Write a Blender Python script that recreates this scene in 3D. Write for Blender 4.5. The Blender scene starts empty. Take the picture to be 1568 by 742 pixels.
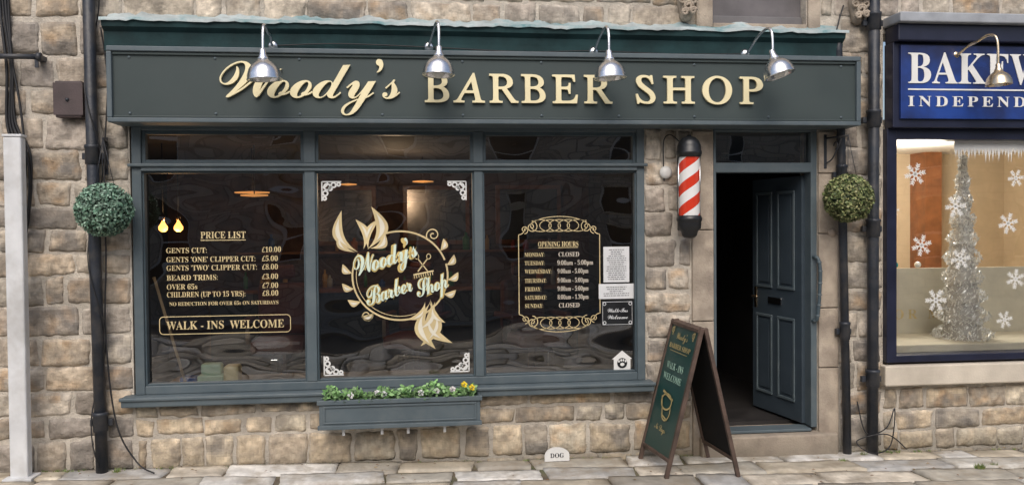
import bpy, bmesh, math, random
from mathutils import Vector, Matrix, noise
random.seed(7)
S=bpy.context.scene
COL=S.collection
# ------------------------------------------------------------------ helpers
def link(o,parent=None):
    COL.objects.link(o)
    if parent is not None: o.parent=parent
    return o
def empty(name,loc=(0,0,0),rot=(0,0,0)):
    o=bpy.data.objects.new(name,None); o.location=loc; o.rotation_euler=rot
    o.empty_display_size=.1
    return link(o)
def mesh_obj(name,verts,faces,mat=None,parent=None,smooth=False,cols=None):
    me=bpy.data.meshes.new(name); me.from_pydata(verts,[],faces)
    if mat: me.materials.append(mat)
    if smooth:
        me.polygons.foreach_set('use_smooth',[True]*len(me.polygons))
    if cols:
        ca=me.color_attributes.new('Col','FLOAT_COLOR','CORNER')
        d=[]
        for p,c in zip(me.polygons,cols):
            d+= list((c[0],c[1],c[2],1.0))*p.loop_total
        ca.data.foreach_set('color',d)
    me.update()
    return link(bpy.data.objects.new(name,me),parent)
def box(name,x0,x1,y0,y1,z0,z1,mat,parent=None,bev=0.0):
    v=[(x,y,z) for x in(x0,x1) for y in(y0,y1) for z in(z0,z1)]
    f=[(0,1,3,2),(4,6,7,5),(0,4,5,1),(2,3,7,6),(0,2,6,4),(1,5,7,3)]
    o=mesh_obj(name,v,f,mat,parent)
    if bev:
        m=o.modifiers.new('b','BEVEL'); m.width=bev; m.segments=2; m.limit_method='ANGLE'
    return o
def pane(name,x0,x1,y,z0,z1,mat,parent):
    return mesh_obj(name,[(x0,y,z0),(x1,y,z0),(x1,y,z1),(x0,y,z1)],[(0,1,2,3)],mat,parent)
def beam(name,p,q,w,d,mat,parent=None,bev=.003,up=(0,1,0)):
    p=Vector(p);q=Vector(q);ax=(q-p);L=ax.length;ax.normalize()
    u=Vector(up);s=ax.cross(u).normalized();u=s.cross(ax).normalized()
    v=[]
    for t in(0,L):
        for a,b in((-1,-1),(1,-1),(1,1),(-1,1)):
            v.append(tuple(p+ax*t+s*(a*w/2)+u*(b*d/2)))
    f=[(3,2,1,0),(4,5,6,7),(0,1,5,4),(1,2,6,5),(2,3,7,6),(3,0,4,7)]
    o=mesh_obj(name,v,f,mat,parent)
    if bev:
        m=o.modifiers.new('b','BEVEL'); m.width=bev; m.segments=2
    return o
def tube(name,pts,r,mat,parent=None,seg=12,closed=False):
    pts=[Vector(p) for p in pts];n=len(pts);verts=[];faces=[]
    rs=r if isinstance(r,(list,tuple)) else [r]*n
    prev=None
    for i,p in enumerate(pts):
        if closed: t=(pts[(i+1)%n]-pts[i-1]).normalized()
        else: t=(pts[min(i+1,n-1)]-pts[max(i-1,0)]).normalized()
        if prev is None:
            a=Vector((0,0,1)) if abs(t.z)<.9 else Vector((1,0,0))
            u=t.cross(a).normalized()
        else:
            u=(prev-t*prev.dot(t)).normalized()
        prev=u;w=t.cross(u)
        for k in range(seg):
            a=2*math.pi*k/seg
            verts.append(tuple(p+(u*math.cos(a)+w*math.sin(a))*rs[i]))
    m=n if closed else n-1
    for i in range(m):
        for k in range(seg):
            a=i*seg+k;b=i*seg+(k+1)%seg;c=((i+1)%n)*seg+(k+1)%seg;d=((i+1)%n)*seg+k
            faces.append((a,b,c,d))
    if not closed:
        faces.append(tuple(reversed(range(seg))));faces.append(tuple(range((n-1)*seg,n*seg)))
    return mesh_obj(name,verts,faces,mat,parent,True)
def lathe(name,prof,mat,parent=None,loc=(0,0,0),rot=(0,0,0),seg=32):
    v=[];f=[]
    for r,z in prof:
        for k in range(seg):
            a=2*math.pi*k/seg; v.append((r*math.cos(a),r*math.sin(a),z))
    for i in range(len(prof)-1):
        for k in range(seg):
            f.append((i*seg+k,i*seg+(k+1)%seg,(i+1)*seg+(k+1)%seg,(i+1)*seg+k))
    o=mesh_obj(name,v,f,mat,parent,True); o.location=loc;o.rotation_euler=rot
    return o
def smooth_path(pts,n=8):
    out=[];P=[Vector(p) for p in pts]
    for i in range(len(P)-1):
        p0=P[max(i-1,0)];p1=P[i];p2=P[i+1];p3=P[min(i+2,len(P)-1)]
        for k in range(n):
            t=k/n
            out.append(.5*((2*p1)+(p2-p0)*t+(2*p0-5*p1+4*p2-p3)*t*t+(3*p1-p0-3*p2+p3)*t**3))
    out.append(P[-1]); return out
# ------------------------------------------------------------------ materials
def nodes(m):
    m.use_nodes=True; return m.node_tree.nodes,m.node_tree.links
def mat(name,col,rough=.6,metal=0,var=.15,scale=6,bump=.1,bscale=60,attr=False,spec=.5,emis=None,estr=0,stain=None,stain_amt=.5,stain_scale=2.,coat=0,det=3,foot=None):
    m=bpy.data.materials.new(name);N,L=nodes(m);b=N['Principled BSDF']
    tc=N.new('ShaderNodeTexCoord');n1=N.new('ShaderNodeTexNoise');n1.inputs['Scale'].default_value=scale;n1.inputs['Detail'].default_value=det
    L.new(tc.outputs['Object'],n1.inputs['Vector'])
    mx=N.new('ShaderNodeMix');mx.data_type='RGBA'
    r=N.new('ShaderNodeMapRange');r.inputs[1].default_value=.3;r.inputs[2].default_value=.7
    L.new(n1.outputs['Fac'],r.inputs[0]);L.new(r.outputs[0],mx.inputs[0])
    c=Vector(col[:3])
    if attr:
        at=N.new('ShaderNodeAttribute');at.attribute_name='Col'
        m1=N.new('ShaderNodeVectorMath');m1.operation='SCALE';m1.inputs['Scale'].default_value=1-var
        m2=N.new('ShaderNodeVectorMath');m2.operation='SCALE';m2.inputs['Scale'].default_value=1+var
        L.new(at.outputs['Color'],m1.inputs[0]);L.new(at.outputs['Color'],m2.inputs[0])
        L.new(m1.outputs[0],mx.inputs[6]);L.new(m2.outputs[0],mx.inputs[7])
    else:
        mx.inputs[6].default_value=(*(c*(1-var)),1);mx.inputs[7].default_value=(*(c*(1+var)),1)
    out=mx.outputs[2]
    if stain is not None:
        n3=N.new('ShaderNodeTexNoise');n3.inputs['Scale'].default_value=stain_scale;n3.inputs['Detail'].default_value=4;n3.inputs['Roughness'].default_value=.68
        L.new(tc.outputs['Object'],n3.inputs['Vector'])
        r3=N.new('ShaderNodeMapRange');r3.inputs[1].default_value=.45;r3.inputs[2].default_value=.68;r3.inputs[4].default_value=stain_amt
        L.new(n3.outputs['Fac'],r3.inputs[0])
        m3=N.new('ShaderNodeMix');m3.data_type='RGBA';L.new(r3.outputs[0],m3.inputs[0]);L.new(out,m3.inputs[6]);m3.inputs[7].default_value=(*stain,1)
        out=m3.outputs[2]
    if foot is not None:   # damp / algae rising from the pavement
        sx=N.new('ShaderNodeSeparateXYZ');L.new(tc.outputs['Object'],sx.inputs[0])
        ad=N.new('ShaderNodeMath');ad.operation='MULTIPLY_ADD';ad.inputs[1].default_value=-.5;L.new(n1.outputs['Fac'],ad.inputs[0]);L.new(sx.outputs['Z'],ad.inputs[2])
        rf=N.new('ShaderNodeMapRange');rf.inputs[1].default_value=-.14;rf.inputs[2].default_value=-.38;rf.inputs[3].default_value=0;rf.inputs[4].default_value=.55;L.new(ad.outputs[0],rf.inputs[0])
        m4=N.new('ShaderNodeMix');m4.data_type='RGBA';L.new(rf.outputs[0],m4.inputs[0]);L.new(out,m4.inputs[6]);m4.inputs[7].default_value=(*foot,1);out=m4.outputs[2]
    L.new(out,b.inputs['Base Color'])
    rr=N.new('ShaderNodeMapRange');rr.inputs[3].default_value=max(rough-.08,0);rr.inputs[4].default_value=min(rough+.1,1)
    L.new(n1.outputs['Fac'],rr.inputs[0]);L.new(rr.outputs[0],b.inputs['Roughness'])
    b.inputs['Metallic'].default_value=metal
    b.inputs['Specular IOR Level'].default_value=spec
    if coat: b.inputs['Coat Weight'].default_value=coat
    if bump:
        n2=N.new('ShaderNodeTexNoise');n2.inputs['Scale'].default_value=bscale;n2.inputs['Detail'].default_value=2
        L.new(tc.outputs['Object'],n2.inputs['Vector'])
        bp=N.new('ShaderNodeBump');bp.inputs['Strength'].default_value=bump;bp.inputs['Distance'].default_value=.01
        L.new(n2.outputs['Fac'],bp.inputs['Height']);L.new(bp.outputs[0],b.inputs['Normal'])
    if emis:
        b.inputs['Emission Color'].default_value=(*emis,1);b.inputs['Emission Strength'].default_value=estr
    return m
def glass_mat(name,tint=(.85,.88,.87),wav=.02,base=.05):
    m=bpy.data.materials.new(name);N,L=nodes(m)
    N.remove(N['Principled BSDF']);o=[n for n in N if n.type=='OUTPUT_MATERIAL'][0]
    t=N.new('ShaderNodeBsdfTransparent');t.inputs[0].default_value=(*tint,1)
    g=N.new('ShaderNodeBsdfGlossy');g.inputs['Roughness'].default_value=.01
    tc=N.new('ShaderNodeTexCoord');mp=N.new('ShaderNodeMapping');mp.inputs['Scale'].default_value=(1.,1.,1.5);L.new(tc.outputs['Object'],mp.inputs[0])
    n=N.new('ShaderNodeTexNoise');n.inputs['Scale'].default_value=1.6;n.inputs['Detail'].default_value=.6
    L.new(mp.outputs[0],n.inputs['Vector'])
    bp=N.new('ShaderNodeBump');bp.inputs['Strength'].default_value=.6;bp.inputs['Distance'].default_value=wav
    L.new(n.outputs['Fac'],bp.inputs['Height']);L.new(bp.outputs[0],g.inputs['Normal'])
    fr=N.new('ShaderNodeFresnel');fr.inputs['IOR'].default_value=1.5
    ad=N.new('ShaderNodeMath');ad.operation='ADD';ad.inputs[1].default_value=base;L.new(fr.outputs[0],ad.inputs[0])
    mx=N.new('ShaderNodeMixShader');L.new(ad.outputs[0],mx.inputs[0]);L.new(t.outputs[0],mx.inputs[1]);L.new(g.outputs[0],mx.inputs[2]);L.new(mx.outputs[0],o.inputs[0])
    return m
M_stone=mat('sandstone',(.4,.3,.2),.9,var=.26,scale=13,bump=1.,bscale=38,attr=True,spec=.15,stain=(.21,.185,.155),stain_amt=.72,stain_scale=5.,det=4,foot=(.13,.12,.09))
M_mortar=mat('lime_mortar',(.54,.49,.42),.95,var=.2,scale=14,bump=.9,bscale=70,spec=.1,stain=(.30,.27,.23),stain_amt=.65,foot=(.17,.16,.13))
M_dress=mat('dressed_stone',(.42,.355,.285),.9,var=.22,scale=6,bump=.5,bscale=70,spec=.15,stain=(.24,.20,.165),stain_amt=.8,stain_scale=4,det=4,foot=(.12,.11,.085))
M_flag=mat('flagstone',(.4,.38,.34),.7,var=.24,scale=8,bump=.6,bscale=30,attr=True,spec=.3,stain=(.30,.25,.185),stain_amt=.85,stain_scale=3.8,det=4)
M_dirt=mat('joint_dirt',(.15,.12,.085),.95,var=.4,scale=10,bump=.8,bscale=70,stain=(.07,.10,.035),stain_amt=.8,stain_scale=5)
M_asph=mat('asphalt',(.06,.058,.055),.85,var=.25,scale=30,bump=.6,bscale=200)
M_sign=mat('sign_green_paint',(.046,.063,.064),.58,var=.08,scale=2,bump=.03,bscale=30,stain=(.056,.072,.072),stain_amt=.5,stain_scale=1.2,spec=.35)
M_frame=mat('frame_teal_paint',(.090,.118,.134),.5,var=.12,scale=3,bump=.06,bscale=25,stain=(.125,.145,.152),stain_amt=.5,stain_scale=6,spec=.4)
M_corn=mat('cornice_teal_paint',(.018,.052,.056),.6,var=.25,scale=4,bump=.25,bscale=20,stain=(.010,.024,.026),stain_amt=.7,stain_scale=3,spec=.3)
M_lead=mat('weathered_lead',(.40,.45,.45),.7,var=.3,scale=8,bump=.4,bscale=25,stain=(.04,.17,.19),stain_amt=.85,stain_scale=4)
M_gold=mat('gold_letters',(.82,.73,.46),.45,metal=.05,var=.05,scale=3,bump=.02)
M_gedge=mat('gold_leaf',(.62,.47,.17),.4,metal=.2,var=.12,scale=4,bump=0)
M_vinylgold=mat('vinyl_gold',(.62,.50,.27),.5,var=.15,bump=0)
M_palegold=mat('vinyl_pale_gold',(.74,.70,.58),.5,var=.08,bump=0)
M_white=mat('white_vinyl',(.76,.76,.74),.5,var=.05,bump=0)
M_mint=mat('mint_vinyl',(.66,.78,.66),.5,var=.05,bump=0)
M_paper=mat('paper',(.66,.67,.68),.8,var=.06,scale=20,bump=.05)
M_black=mat('black_paint',(.012,.013,.015),.35,var=.3,bump=.05,bscale=30)
M_matte=mat('matte_blackboard',(.012,.012,.013),.75,var=.3,bump=.05,bscale=30,spec=.2)
M_pipe=mat('black_iron_paint',(.02,.025,.035),.45,var=.35,scale=6,bump=.25,bscale=30,stain=(.09,.08,.07),stain_amt=.45,stain_scale=7)
M_alu=mat('polished_aluminium',(.80,.80,.81),.24,metal=1,var=.12,scale=14,bump=.1,bscale=20)
M_brass=mat('aged_brass',(.72,.58,.40),.26,metal=1,var=.2,scale=10,bump=.05)
M_brown=mat('brown_metal',(.07,.05,.05),.6,var=.3,bump=.2)
M_wood=mat('dark_wood',(.085,.055,.042),.6,var=.35,scale=9,bump=.2,bscale=50)
M_board=mat('chalkboard_green',(.012,.05,.045),.35,var=.1,bump=.02)
M_galv=mat('galvanised_white_paint',(.66,.67,.68),.5,var=.12,scale=4,bump=.1,stain=(.38,.36,.33),stain_amt=.5,stain_scale=3)
M_plastic=mat('white_plastic',(.7,.7,.68),.45,var=.06,bump=.02)
M_navy=mat('navy_paint',(.012,.015,.036),.35,var=.2,bump=.03)
M_blue=mat('blue_sign',(.012,.020,.075),.3,var=.2,scale=3,bump=.02,stain=(.02,.07,.34),stain_amt=.8,stain_scale=1.3)
M_cream=mat('cream_stone',(.58,.52,.43),.8,var=.1,bump=.2,stain=(.42,.37,.3),stain_amt=.5)
M_leaf=mat('leaf',(.06,.1,.05),.5,attr=True,var=.2,scale=20,bump=0)
M_petal=mat('petal',(.6,.5,.1),.6,attr=True,var=.1,bump=0)
M_soil=mat('soil',(.04,.03,.02),.95,bump=.6)
M_cable=mat('black_cable',(.015,.015,.017),.5,bump=0)
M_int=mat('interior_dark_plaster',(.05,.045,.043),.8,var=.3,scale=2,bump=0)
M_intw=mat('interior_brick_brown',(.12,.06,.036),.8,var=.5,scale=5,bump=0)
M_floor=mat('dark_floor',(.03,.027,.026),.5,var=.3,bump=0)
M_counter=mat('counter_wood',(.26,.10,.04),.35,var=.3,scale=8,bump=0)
M_deck=mat('window_deck',(.42,.40,.38),.35,var=.35,scale=3,bump=.1,bscale=8)
M_leather=mat('oxblood_leather',(.10,.03,.025),.35,var=.2,bump=0)
M_chrome=mat('chrome',(.7,.7,.7),.12,metal=1,bump=0)
M_mirror=mat('smoked_mirror',(.3,.28,.27),.2,metal=1,bump=0)
M_beige=mat('beige_wall',(.62,.50,.35),.8,var=.06,bump=0)
M_frost=mat('frosted_beige',(.6,.57,.48),.6,var=.08,bump=0)
M_glass=glass_mat('shop_glass',(.76,.79,.79),.034,.16)
M_glass2=glass_mat('clear_glass',(.93,.94,.93),.010,.06)
M_tinsel=mat('silver_tinsel',(.88,.9,.92),.3,metal=.4,bump=0,var=.1)
M_bulb=mat('lit_bulb',(1,.6,.25),.4,bump=0,emis=(1,.40,.09),estr=4.5)
M_amber=mat('amber_shade',(.8,.35,.1),.5,bump=0,emis=(1,.42,.12),estr=.8)
M_bulbw=mat('opal_bulb',(.8,.8,.77),.3,bump=0)
# striped pole
def pole_mat():
    m=bpy.data.materials.new('pole_stripes');N,L=nodes(m);b=N['Principled BSDF'];b.inputs['Roughness'].default_value=.15;b.inputs['Coat Weight'].default_value=.6
    tc=N.new('ShaderNodeTexCoord');s=N.new('ShaderNodeSeparateXYZ');L.new(tc.outputs['Object'],s.inputs[0])
    at=N.new('ShaderNodeMath');at.operation='ARCTAN2';L.new(s.outputs['Y'],at.inputs[0]);L.new(s.outputs['X'],at.inputs[1])
    a=N.new('ShaderNodeMath');a.operation='MULTIPLY';a.inputs[1].default_value=-1/math.pi;L.new(at.outputs[0],a.inputs[0])
    z=N.new('ShaderNodeMath');z.operation='MULTIPLY';z.inputs[1].default_value=1/.175;L.new(s.outputs['Z'],z.inputs[0])
    ad=N.new('ShaderNodeMath');ad.operation='ADD';L.new(a.outputs[0],ad.inputs[0]);L.new(z.outputs[0],ad.inputs[1])
    fr=N.new('ShaderNodeMath');fr.operation='FRACT';L.new(ad.outputs[0],fr.inputs[0])
    g=N.new('ShaderNodeMath');g.operation='GREATER_THAN';g.inputs[1].default_value=.5;L.new(fr.outputs[0],g.inputs[0])
    mx=N.new('ShaderNodeMix');mx.data_type='RGBA';mx.inputs[6].default_value=(.78,.77,.76,1);mx.inputs[7].default_value=(.62,.045,.02,1)
    L.new(g.outputs[0],mx.inputs[0]);L.new(mx.outputs[2],b.inputs['Base Color'])
    return m
M_pole=pole_mat()
# ------------------------------------------------------------------ text
def fancy(s,mode):
    o=''
    T={'b':(0x1D400,0x1D41A,0x1D7CE),'s':(0x1D4D0,0x1D4EA,None),'i':(0x1D434,0x1D44E,None),'n':None}[mode]
    if T is None: return s
    for ch in s:
        if 'A'<=ch<='Z': o+=chr(T[0]+ord(ch)-65)
        elif 'a'<=ch<='z': o+=chr(T[1]+ord(ch)-97)
        elif '0'<=ch<='9' and T[2]: o+=chr(T[2]+ord(ch)-48)
        elif ch=="'": o+='\u2019'
        else: o+=ch
    return o
def txt(s,mode,x0,zb,cap,y,mt,parent,name='lettering',x1=None,ext=0,bev=0,sp=1.0,fit=None,rot=0,shear=0,off=0):
    """vertical-plane lettering facing -Y. fit=(x0,x1,z0,z1) forces the bounding box"""
    c=bpy.data.curves.new(name,'FONT');c.body=fancy(s,mode);c.size=cap/.68;c.space_character=sp;c.extrude=ext;c.bevel_depth=bev;c.offset=off
    c.resolution_u=4
    t=bpy.data.objects.new('tmp',c);COL.objects.link(t);bpy.context.view_layer.update()
    me=bpy.data.meshes.new_from_object(t.evaluated_get(bpy.context.evaluated_depsgraph_get()))
    bpy.data.objects.remove(t)
    me.name=name
    vs=[v.co.copy() for v in me.vertices]
    if not vs: return None
    if shear:
        for v in vs: v.x+=shear*v.y
    ax=min(v.x for v in vs);bx=max(v.x for v in vs);ay=min(v.y for v in vs);by=max(v.y for v in vs)
    if fit:
        sx=(fit[1]-fit[0])/(bx-ax);sz=(fit[3]-fit[2])/(by-ay)
        for v,p in zip(me.vertices,vs): v.co=((p.x-ax)*sx,-p.z,(p.y-ay)*sz)
        loc=(fit[0],y,fit[2])
    else:
        sx=1 if x1 is None else (x1-x0)/(bx-ax)
        for v,p in zip(me.vertices,vs): v.co=((p.x-ax)*sx,-p.z,p.y)
        loc=(x0,y,zb)
    me.materials.clear();me.materials.append(mt)
    o=link(bpy.data.objects.new(name,me),parent);o.location=loc;o.rotation_euler=(0,-rot,0)
    return o
# flat ornament helpers (vertical plane, points are (x,z))
def ribbon(name,pts,w,y,mt,parent,closed=False,taper=False):
    P=[Vector((p[0],p[1])) for p in pts];n=len(P);v=[];f=[]
    for i,p in enumerate(P):
        if closed: t=P[(i+1)%n]-P[i-1]
        else: t=P[min(i+1,n-1)]-P[max(i-1,0)]
        if t.length<1e-9:t=Vector((1,0))
        t.normalize();nn=Vector((-t.y,t.x))
        ww=w/2*((math.sin(math.pi*min(max((i+.5)/n,0),1))**.6) if taper else 1)
        a=p+nn*ww;b=p-nn*ww;v+=[(a.x,y,a.y),(b.x,y,b.y)]
    for i in range(n if closed else n-1):
        j=(i+1)%n;f.append((2*i,2*i+1,2*j+1,2*j))
    return v,f
class Flat:
    def __init__(s): s.v=[];s.f=[]
    def add(s,vf):
        b=len(s.v);s.v+=vf[0];s.f+=[tuple(i+b for i in q) for q in vf[1]]
    def rib(s,pts,w,y,closed=False,taper=False): s.add(ribbon('',pts,w,y,None,None,closed,taper))
    def leaf(s,x,z,L,W,ang,y,curve=.0,tipw=1.4,t0=0.,t1=1.):
        """teardrop leaf whose mid-rib bows sideways; t0..t1 = part of the length used"""
        n=16;c,sn=math.cos(ang),math.sin(ang);v=[];f=[]
        for i in range(n+1):
            u=i/n;t=t0+(t1-t0)*u;ww=W/2*math.sin(math.pi*u**(1/tipw))*(1 if 0<u<1 else 0)
            cx=t*L;cz=curve*L*math.sin(math.pi*t)*.6
            for q in(1,-1):
                px=cx;pz=cz+q*ww
                v.append((x+px*c-pz*sn,y,z+px*sn+pz*c))
        for i in range(n): f.append((2*i,2*i+1,2*i+3,2*i+2))
        s.add((v,f))
    def spiral(s,x,z,r,turns,a0,w,y,d=1):
        pts=[];n=int(24*turns)+2
        for i in range(n):
            t=i/(n-1);a=a0+d*t*turns*2*math.pi;rr=r*(1-.85*t);pts.append((x+rr*math.cos(a),z+rr*math.sin(a)))
        s.rib(pts,w,y)
    def ell(s,x,z,rx,rz,w,y,a0=0,a1=2*math.pi,rot=0):
        n=40;cl=abs(a1-a0-2*math.pi)<1e-6;pts=[]
        for i in range(n if cl else n+1):
            a=a0+(a1-a0)*i/n;px=rx*math.cos(a);pz=rz*math.sin(a)
            pts.append((x+px*math.cos(rot)-pz*math.sin(rot),z+px*math.sin(rot)+pz*math.cos(rot)))
        s.rib(pts,w,y,cl)
    def obj(s,name,mt,parent): return mesh_obj(name,s.v,s.f,mt,parent)
def g(x): return -.062-.017*x       # pavement height (street falls to the right)
# ------------------------------------------------------------------ camera
f_px=1250.
yaw,pitch,roll=math.radians(6.3),math.radians(1.19),math.radians(.5)
Mr=Matrix.Rotation(-yaw,3,'Z')@Matrix.Rotation(-pitch,3,'X')
F=Mr@Vector((0,1,0));Q=Matrix.Rotation(roll,3,F);R=Q@(Mr@Vector((1,0,0)));U=Q@(Mr@Vector((0,0,1)))
cd=bpy.data.cameras.new('camera');cam=bpy.data.objects.new('camera',cd);COL.objects.link(cam)
m4=Matrix.Identity(4)
for i in range(3):
    m4[i][0]=R[i];m4[i][1]=U[i];m4[i][2]=-F[i]
m4[0][3],m4[1][3],m4[2][3]=0,-6.5,1.8
cam.matrix_world=m4;cd.sensor_width=36;cd.lens=36*f_px/1568;cd.clip_end=1000;cd.clip_start=.05
S.camera=cam
# ------------------------------------------------------------------ light
w=bpy.data.worlds.new('World');S.world=w;w.use_nodes=True
N=w.node_tree.nodes;L=w.node_tree.links;bg=N['Background'];bg.inputs[1].default_value=.15
sk=N.new('ShaderNodeTexSky');sk.sky_type='NISHITA';sk.sun_disc=False
sel,saz=math.radians(46),math.radians(190)
sk.sun_elevation=sel;sk.sun_rotation=saz;sk.air_density=1.0;sk.dust_density=4;sk.ozone_density=.6
L.new(sk.outputs[0],bg.inputs[0])
sd=bpy.data.lights.new('sun','SUN');sd.energy=1.5;sd.angle=math.radians(45);sd.color=(1,.99,.975)
sun=bpy.data.objects.new('sun',sd);COL.objects.link(sun)
dirv=Vector((math.sin(saz)*math.cos(sel),math.cos(saz)*math.cos(sel),math.sin(sel)))
sun.rotation_euler=dirv.to_track_quat('Z','Y').to_euler();sun.location=(0,-5,12)
# ------------------------------------------------------------------ stone walls
def desat(c,k):
    l=.3*c[0]+.59*c[1]+.11*c[2];return tuple(v*(1-k)+l*1.0*k for v in c)
PAL=[desat(c,.28) for c in [(.55,.44,.31),(.62,.51,.37),(.45,.36,.26),(.50,.42,.33),(.34,.28,.22),(.64,.54,.41),(.57,.44,.29),(.46,.38,.30),(.38,.32,.26),(.53,.45,.34)]]
PALB=[desat(c,.16) for c in [(.68,.55,.37),(.60,.47,.31),(.56,.45,.32),(.69,.59,.43),(.46,.37,.26),(.63,.50,.33),(.40,.34,.26)]]
class Blocks:
    def __init__(s): s.v=[];s.f=[];s.c=[]
    def block(s,x0,x1,z0,z1,pal,rough=1.,y=0.):
        gp=.012;x0+=gp*random.uniform(.5,1.7);x1-=gp*random.uniform(.5,1.7);z0+=gp*random.uniform(.4,1.5);z1-=gp*random.uniform(.4,1.5)
        if x1-x0<.03 or z1-z0<.03: return
        nx=max(3,int((x1-x0)/.018));nz=max(3,int((z1-z0)/.018))
        sd=random.uniform(0,500);bul=random.uniform(.003,.018)*rough
        tx=random.uniform(-.05,.05);tz=random.uniform(-.07,.07)
        j=[(random.uniform(-.012,.012),random.uniform(-.012,.012)) for _ in range(4)]
        b=len(s.v);cx=(x0+x1)/2;cz=(z0+z1)/2;hw=(x1-x0)/2;hh=(z1-z0)/2
        col=Vector(random.choice(pal))*random.uniform(.78,1.12)
        grey=Vector((.19,.175,.16));ga=random.choice([0,0,.2,.35,.5,.75])
        warm=Vector((.46,.31,.18));wa=random.choice([0,0,.3,.55])
        pale=Vector((.53,.49,.43))
        for iz in range(-1,nz+2):
            for ix in range(-1,nx+2):
                ux=min(max(ix/nx,0),1);uz=min(max(iz/nz,0),1)
                x=x0+(x1-x0)*ux;z=z0+(z1-z0)*uz
                x+=(j[0][0]*(1-ux)*(1-uz)+j[1][0]*ux*(1-uz)+j[2][0]*ux*uz+j[3][0]*(1-ux)*uz)
                z+=(j[0][1]*(1-ux)*(1-uz)+j[1][1]*ux*(1-uz)+j[2][1]*ux*uz+j[3][1]*(1-ux)*uz)
                ed=min(hw-abs((ux-.5)*2*hw),hh-abs((uz-.5)*2*hh))
                k=1-math.exp(-ed/.009)
                n1=noise.noise((x*6+sd,z*6,sd*.3));n2=noise.noise((x*16+sd,z*16,sd));n3=noise.noise((x*45,z*45+sd,2.))
                cr=math.hypot(max(abs(ux-.5)*2*hw-(hw-.035),0),max(abs(uz-.5)*2*hh-(hh-.035),0))
                if cr>.035:
                    q=1-.035/cr
                    x=cx+(x-cx)*(1-q*.10);z=cz+(z-cz)*(1-q*.18)
                if ed<.004:
                    x+=.012*noise.noise((z*18,sd,x*18));z+=.012*noise.noise((x*18,sd+9,z*18))
                d=.003+k*(.004+bul*min(ed/.05,1)+rough*(.016*n1+.017*abs(n2)+.006*n3)+tx*(x-cx)+tz*(z-cz))
                if ix<0 or iz<0 or ix>nx or iz>nz:
                    s.v.append((x,y+.01,z))
                else: s.v.append((x,y-max(d,.0015),z))
        W=nx+3
        for iz in range(nz+2):
            for ix in range(nx+2):
                a=b+iz*W+ix;s.f.append((a,a+1,a+W+1,a+W))
                q=noise.noise((ix*.13+sd,iz*.16,3));q2=noise.noise((ix*.2+sd,iz*.2,9))
                c=col.lerp(grey,min(max(ga*(.6+2.2*q),0),.85)).lerp(warm,min(max(wa*(.2+2*q2),0),.7))
                ee=min(ix,iz,nx+1-ix,nz+1-iz)
                if ee<=1: c=c.lerp(pale,.45 if ee<1 else .2)
                s.c.append(c*(1+.34*noise.noise((ix*.45+sd,iz*.45,0))))
    def region(s,x0,x1,z0,z1,hmin,hmax,wmin,wmax,pal,rough=1.,y=0.):
        z=z0
        while z<z1-.01:
            h=random.uniform(hmin,hmax)
            if z1-(z+h)<hmin*.7:h=z1-z
            x=x0
            if x1-x0>1: x-=random.uniform(0,wmin)
            while x<x1-.01:
                ww=random.uniform(wmin,wmax)*(.6 if random.random()<.3 else 1)
                if x1-(x+ww)<wmin*.6: ww=x1-x
                s.block(max(x,x0),min(x+ww,x1),z,z+h,pal,rough,y)
                x+=ww
            z+=h
    def obj(s,name,mt,parent): return mesh_obj(name,s.v,s.f,mt,parent,True,s.c)
bld=empty('barber_shop_building')
B=Blocks()
B.region(-5.2,-2.20,-.25,3.36,.17,.26,.25,.46,PAL)
B.region(-5.2,2.28,3.38,4.6,.19,.24,.32,.6,PAL,.8)
B.region(3.30,8.5,3.52,4.6,.19,.24,.32,.6,PAL,.8)
B.region(-2.20,2.20,.345,.452,.1,.12,.4,.85,PALB,.7)
B.region(-2.20,2.20,.20,.345,.13,.15,.28,.5,PALB)
B.region(-2.20,2.20,-.06,.20,.25,.27,.20,.40,PALB)
B.region(-2.20,2.20,-.25,-.06,.17,.2,.28,.5,PALB)
B.region(1.80,2.195,.455,2.58,.16,.25,.18,.34,PAL)
B.region(3.47,3.86,-.3,3.5,.18,.26,.2,.38,PAL)
B.region(3.86,8.5,-.35,.40,.17,.22,.28,.46,PALB)
B.region(6.9,8.5,.40,3.52,.18,.24,.25,.42,PAL)
B.obj('stone_blocks',M_stone,bld)
for i,(a,b_,c,d) in enumerate([(-5.2,-2.2,-.6,6.5),(-2.2,1.8,-.6,.452),(-2.2,2.385,2.585,6.5),(1.8,2.385,-.6,2.585),(2.385,3.28,-.6,.02),(2.385,3.28,2.585,3.43),(2.385,3.19,4.9,6.5),(3.19,3.28,3.43,6.5),(3.28,3.865,-.6,6.5),(3.865,6.9,-.6,.44),(3.865,6.9,3.38,6.5),(6.9,8.5,-.6,6.5)]):
    box('wall_core_%d'%i,a,b_,0,.3,c,d,M_mortar,bld)
box('roof',-5.3,8.6,-.25,6,6.5,6.6,M_black,bld)
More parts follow.
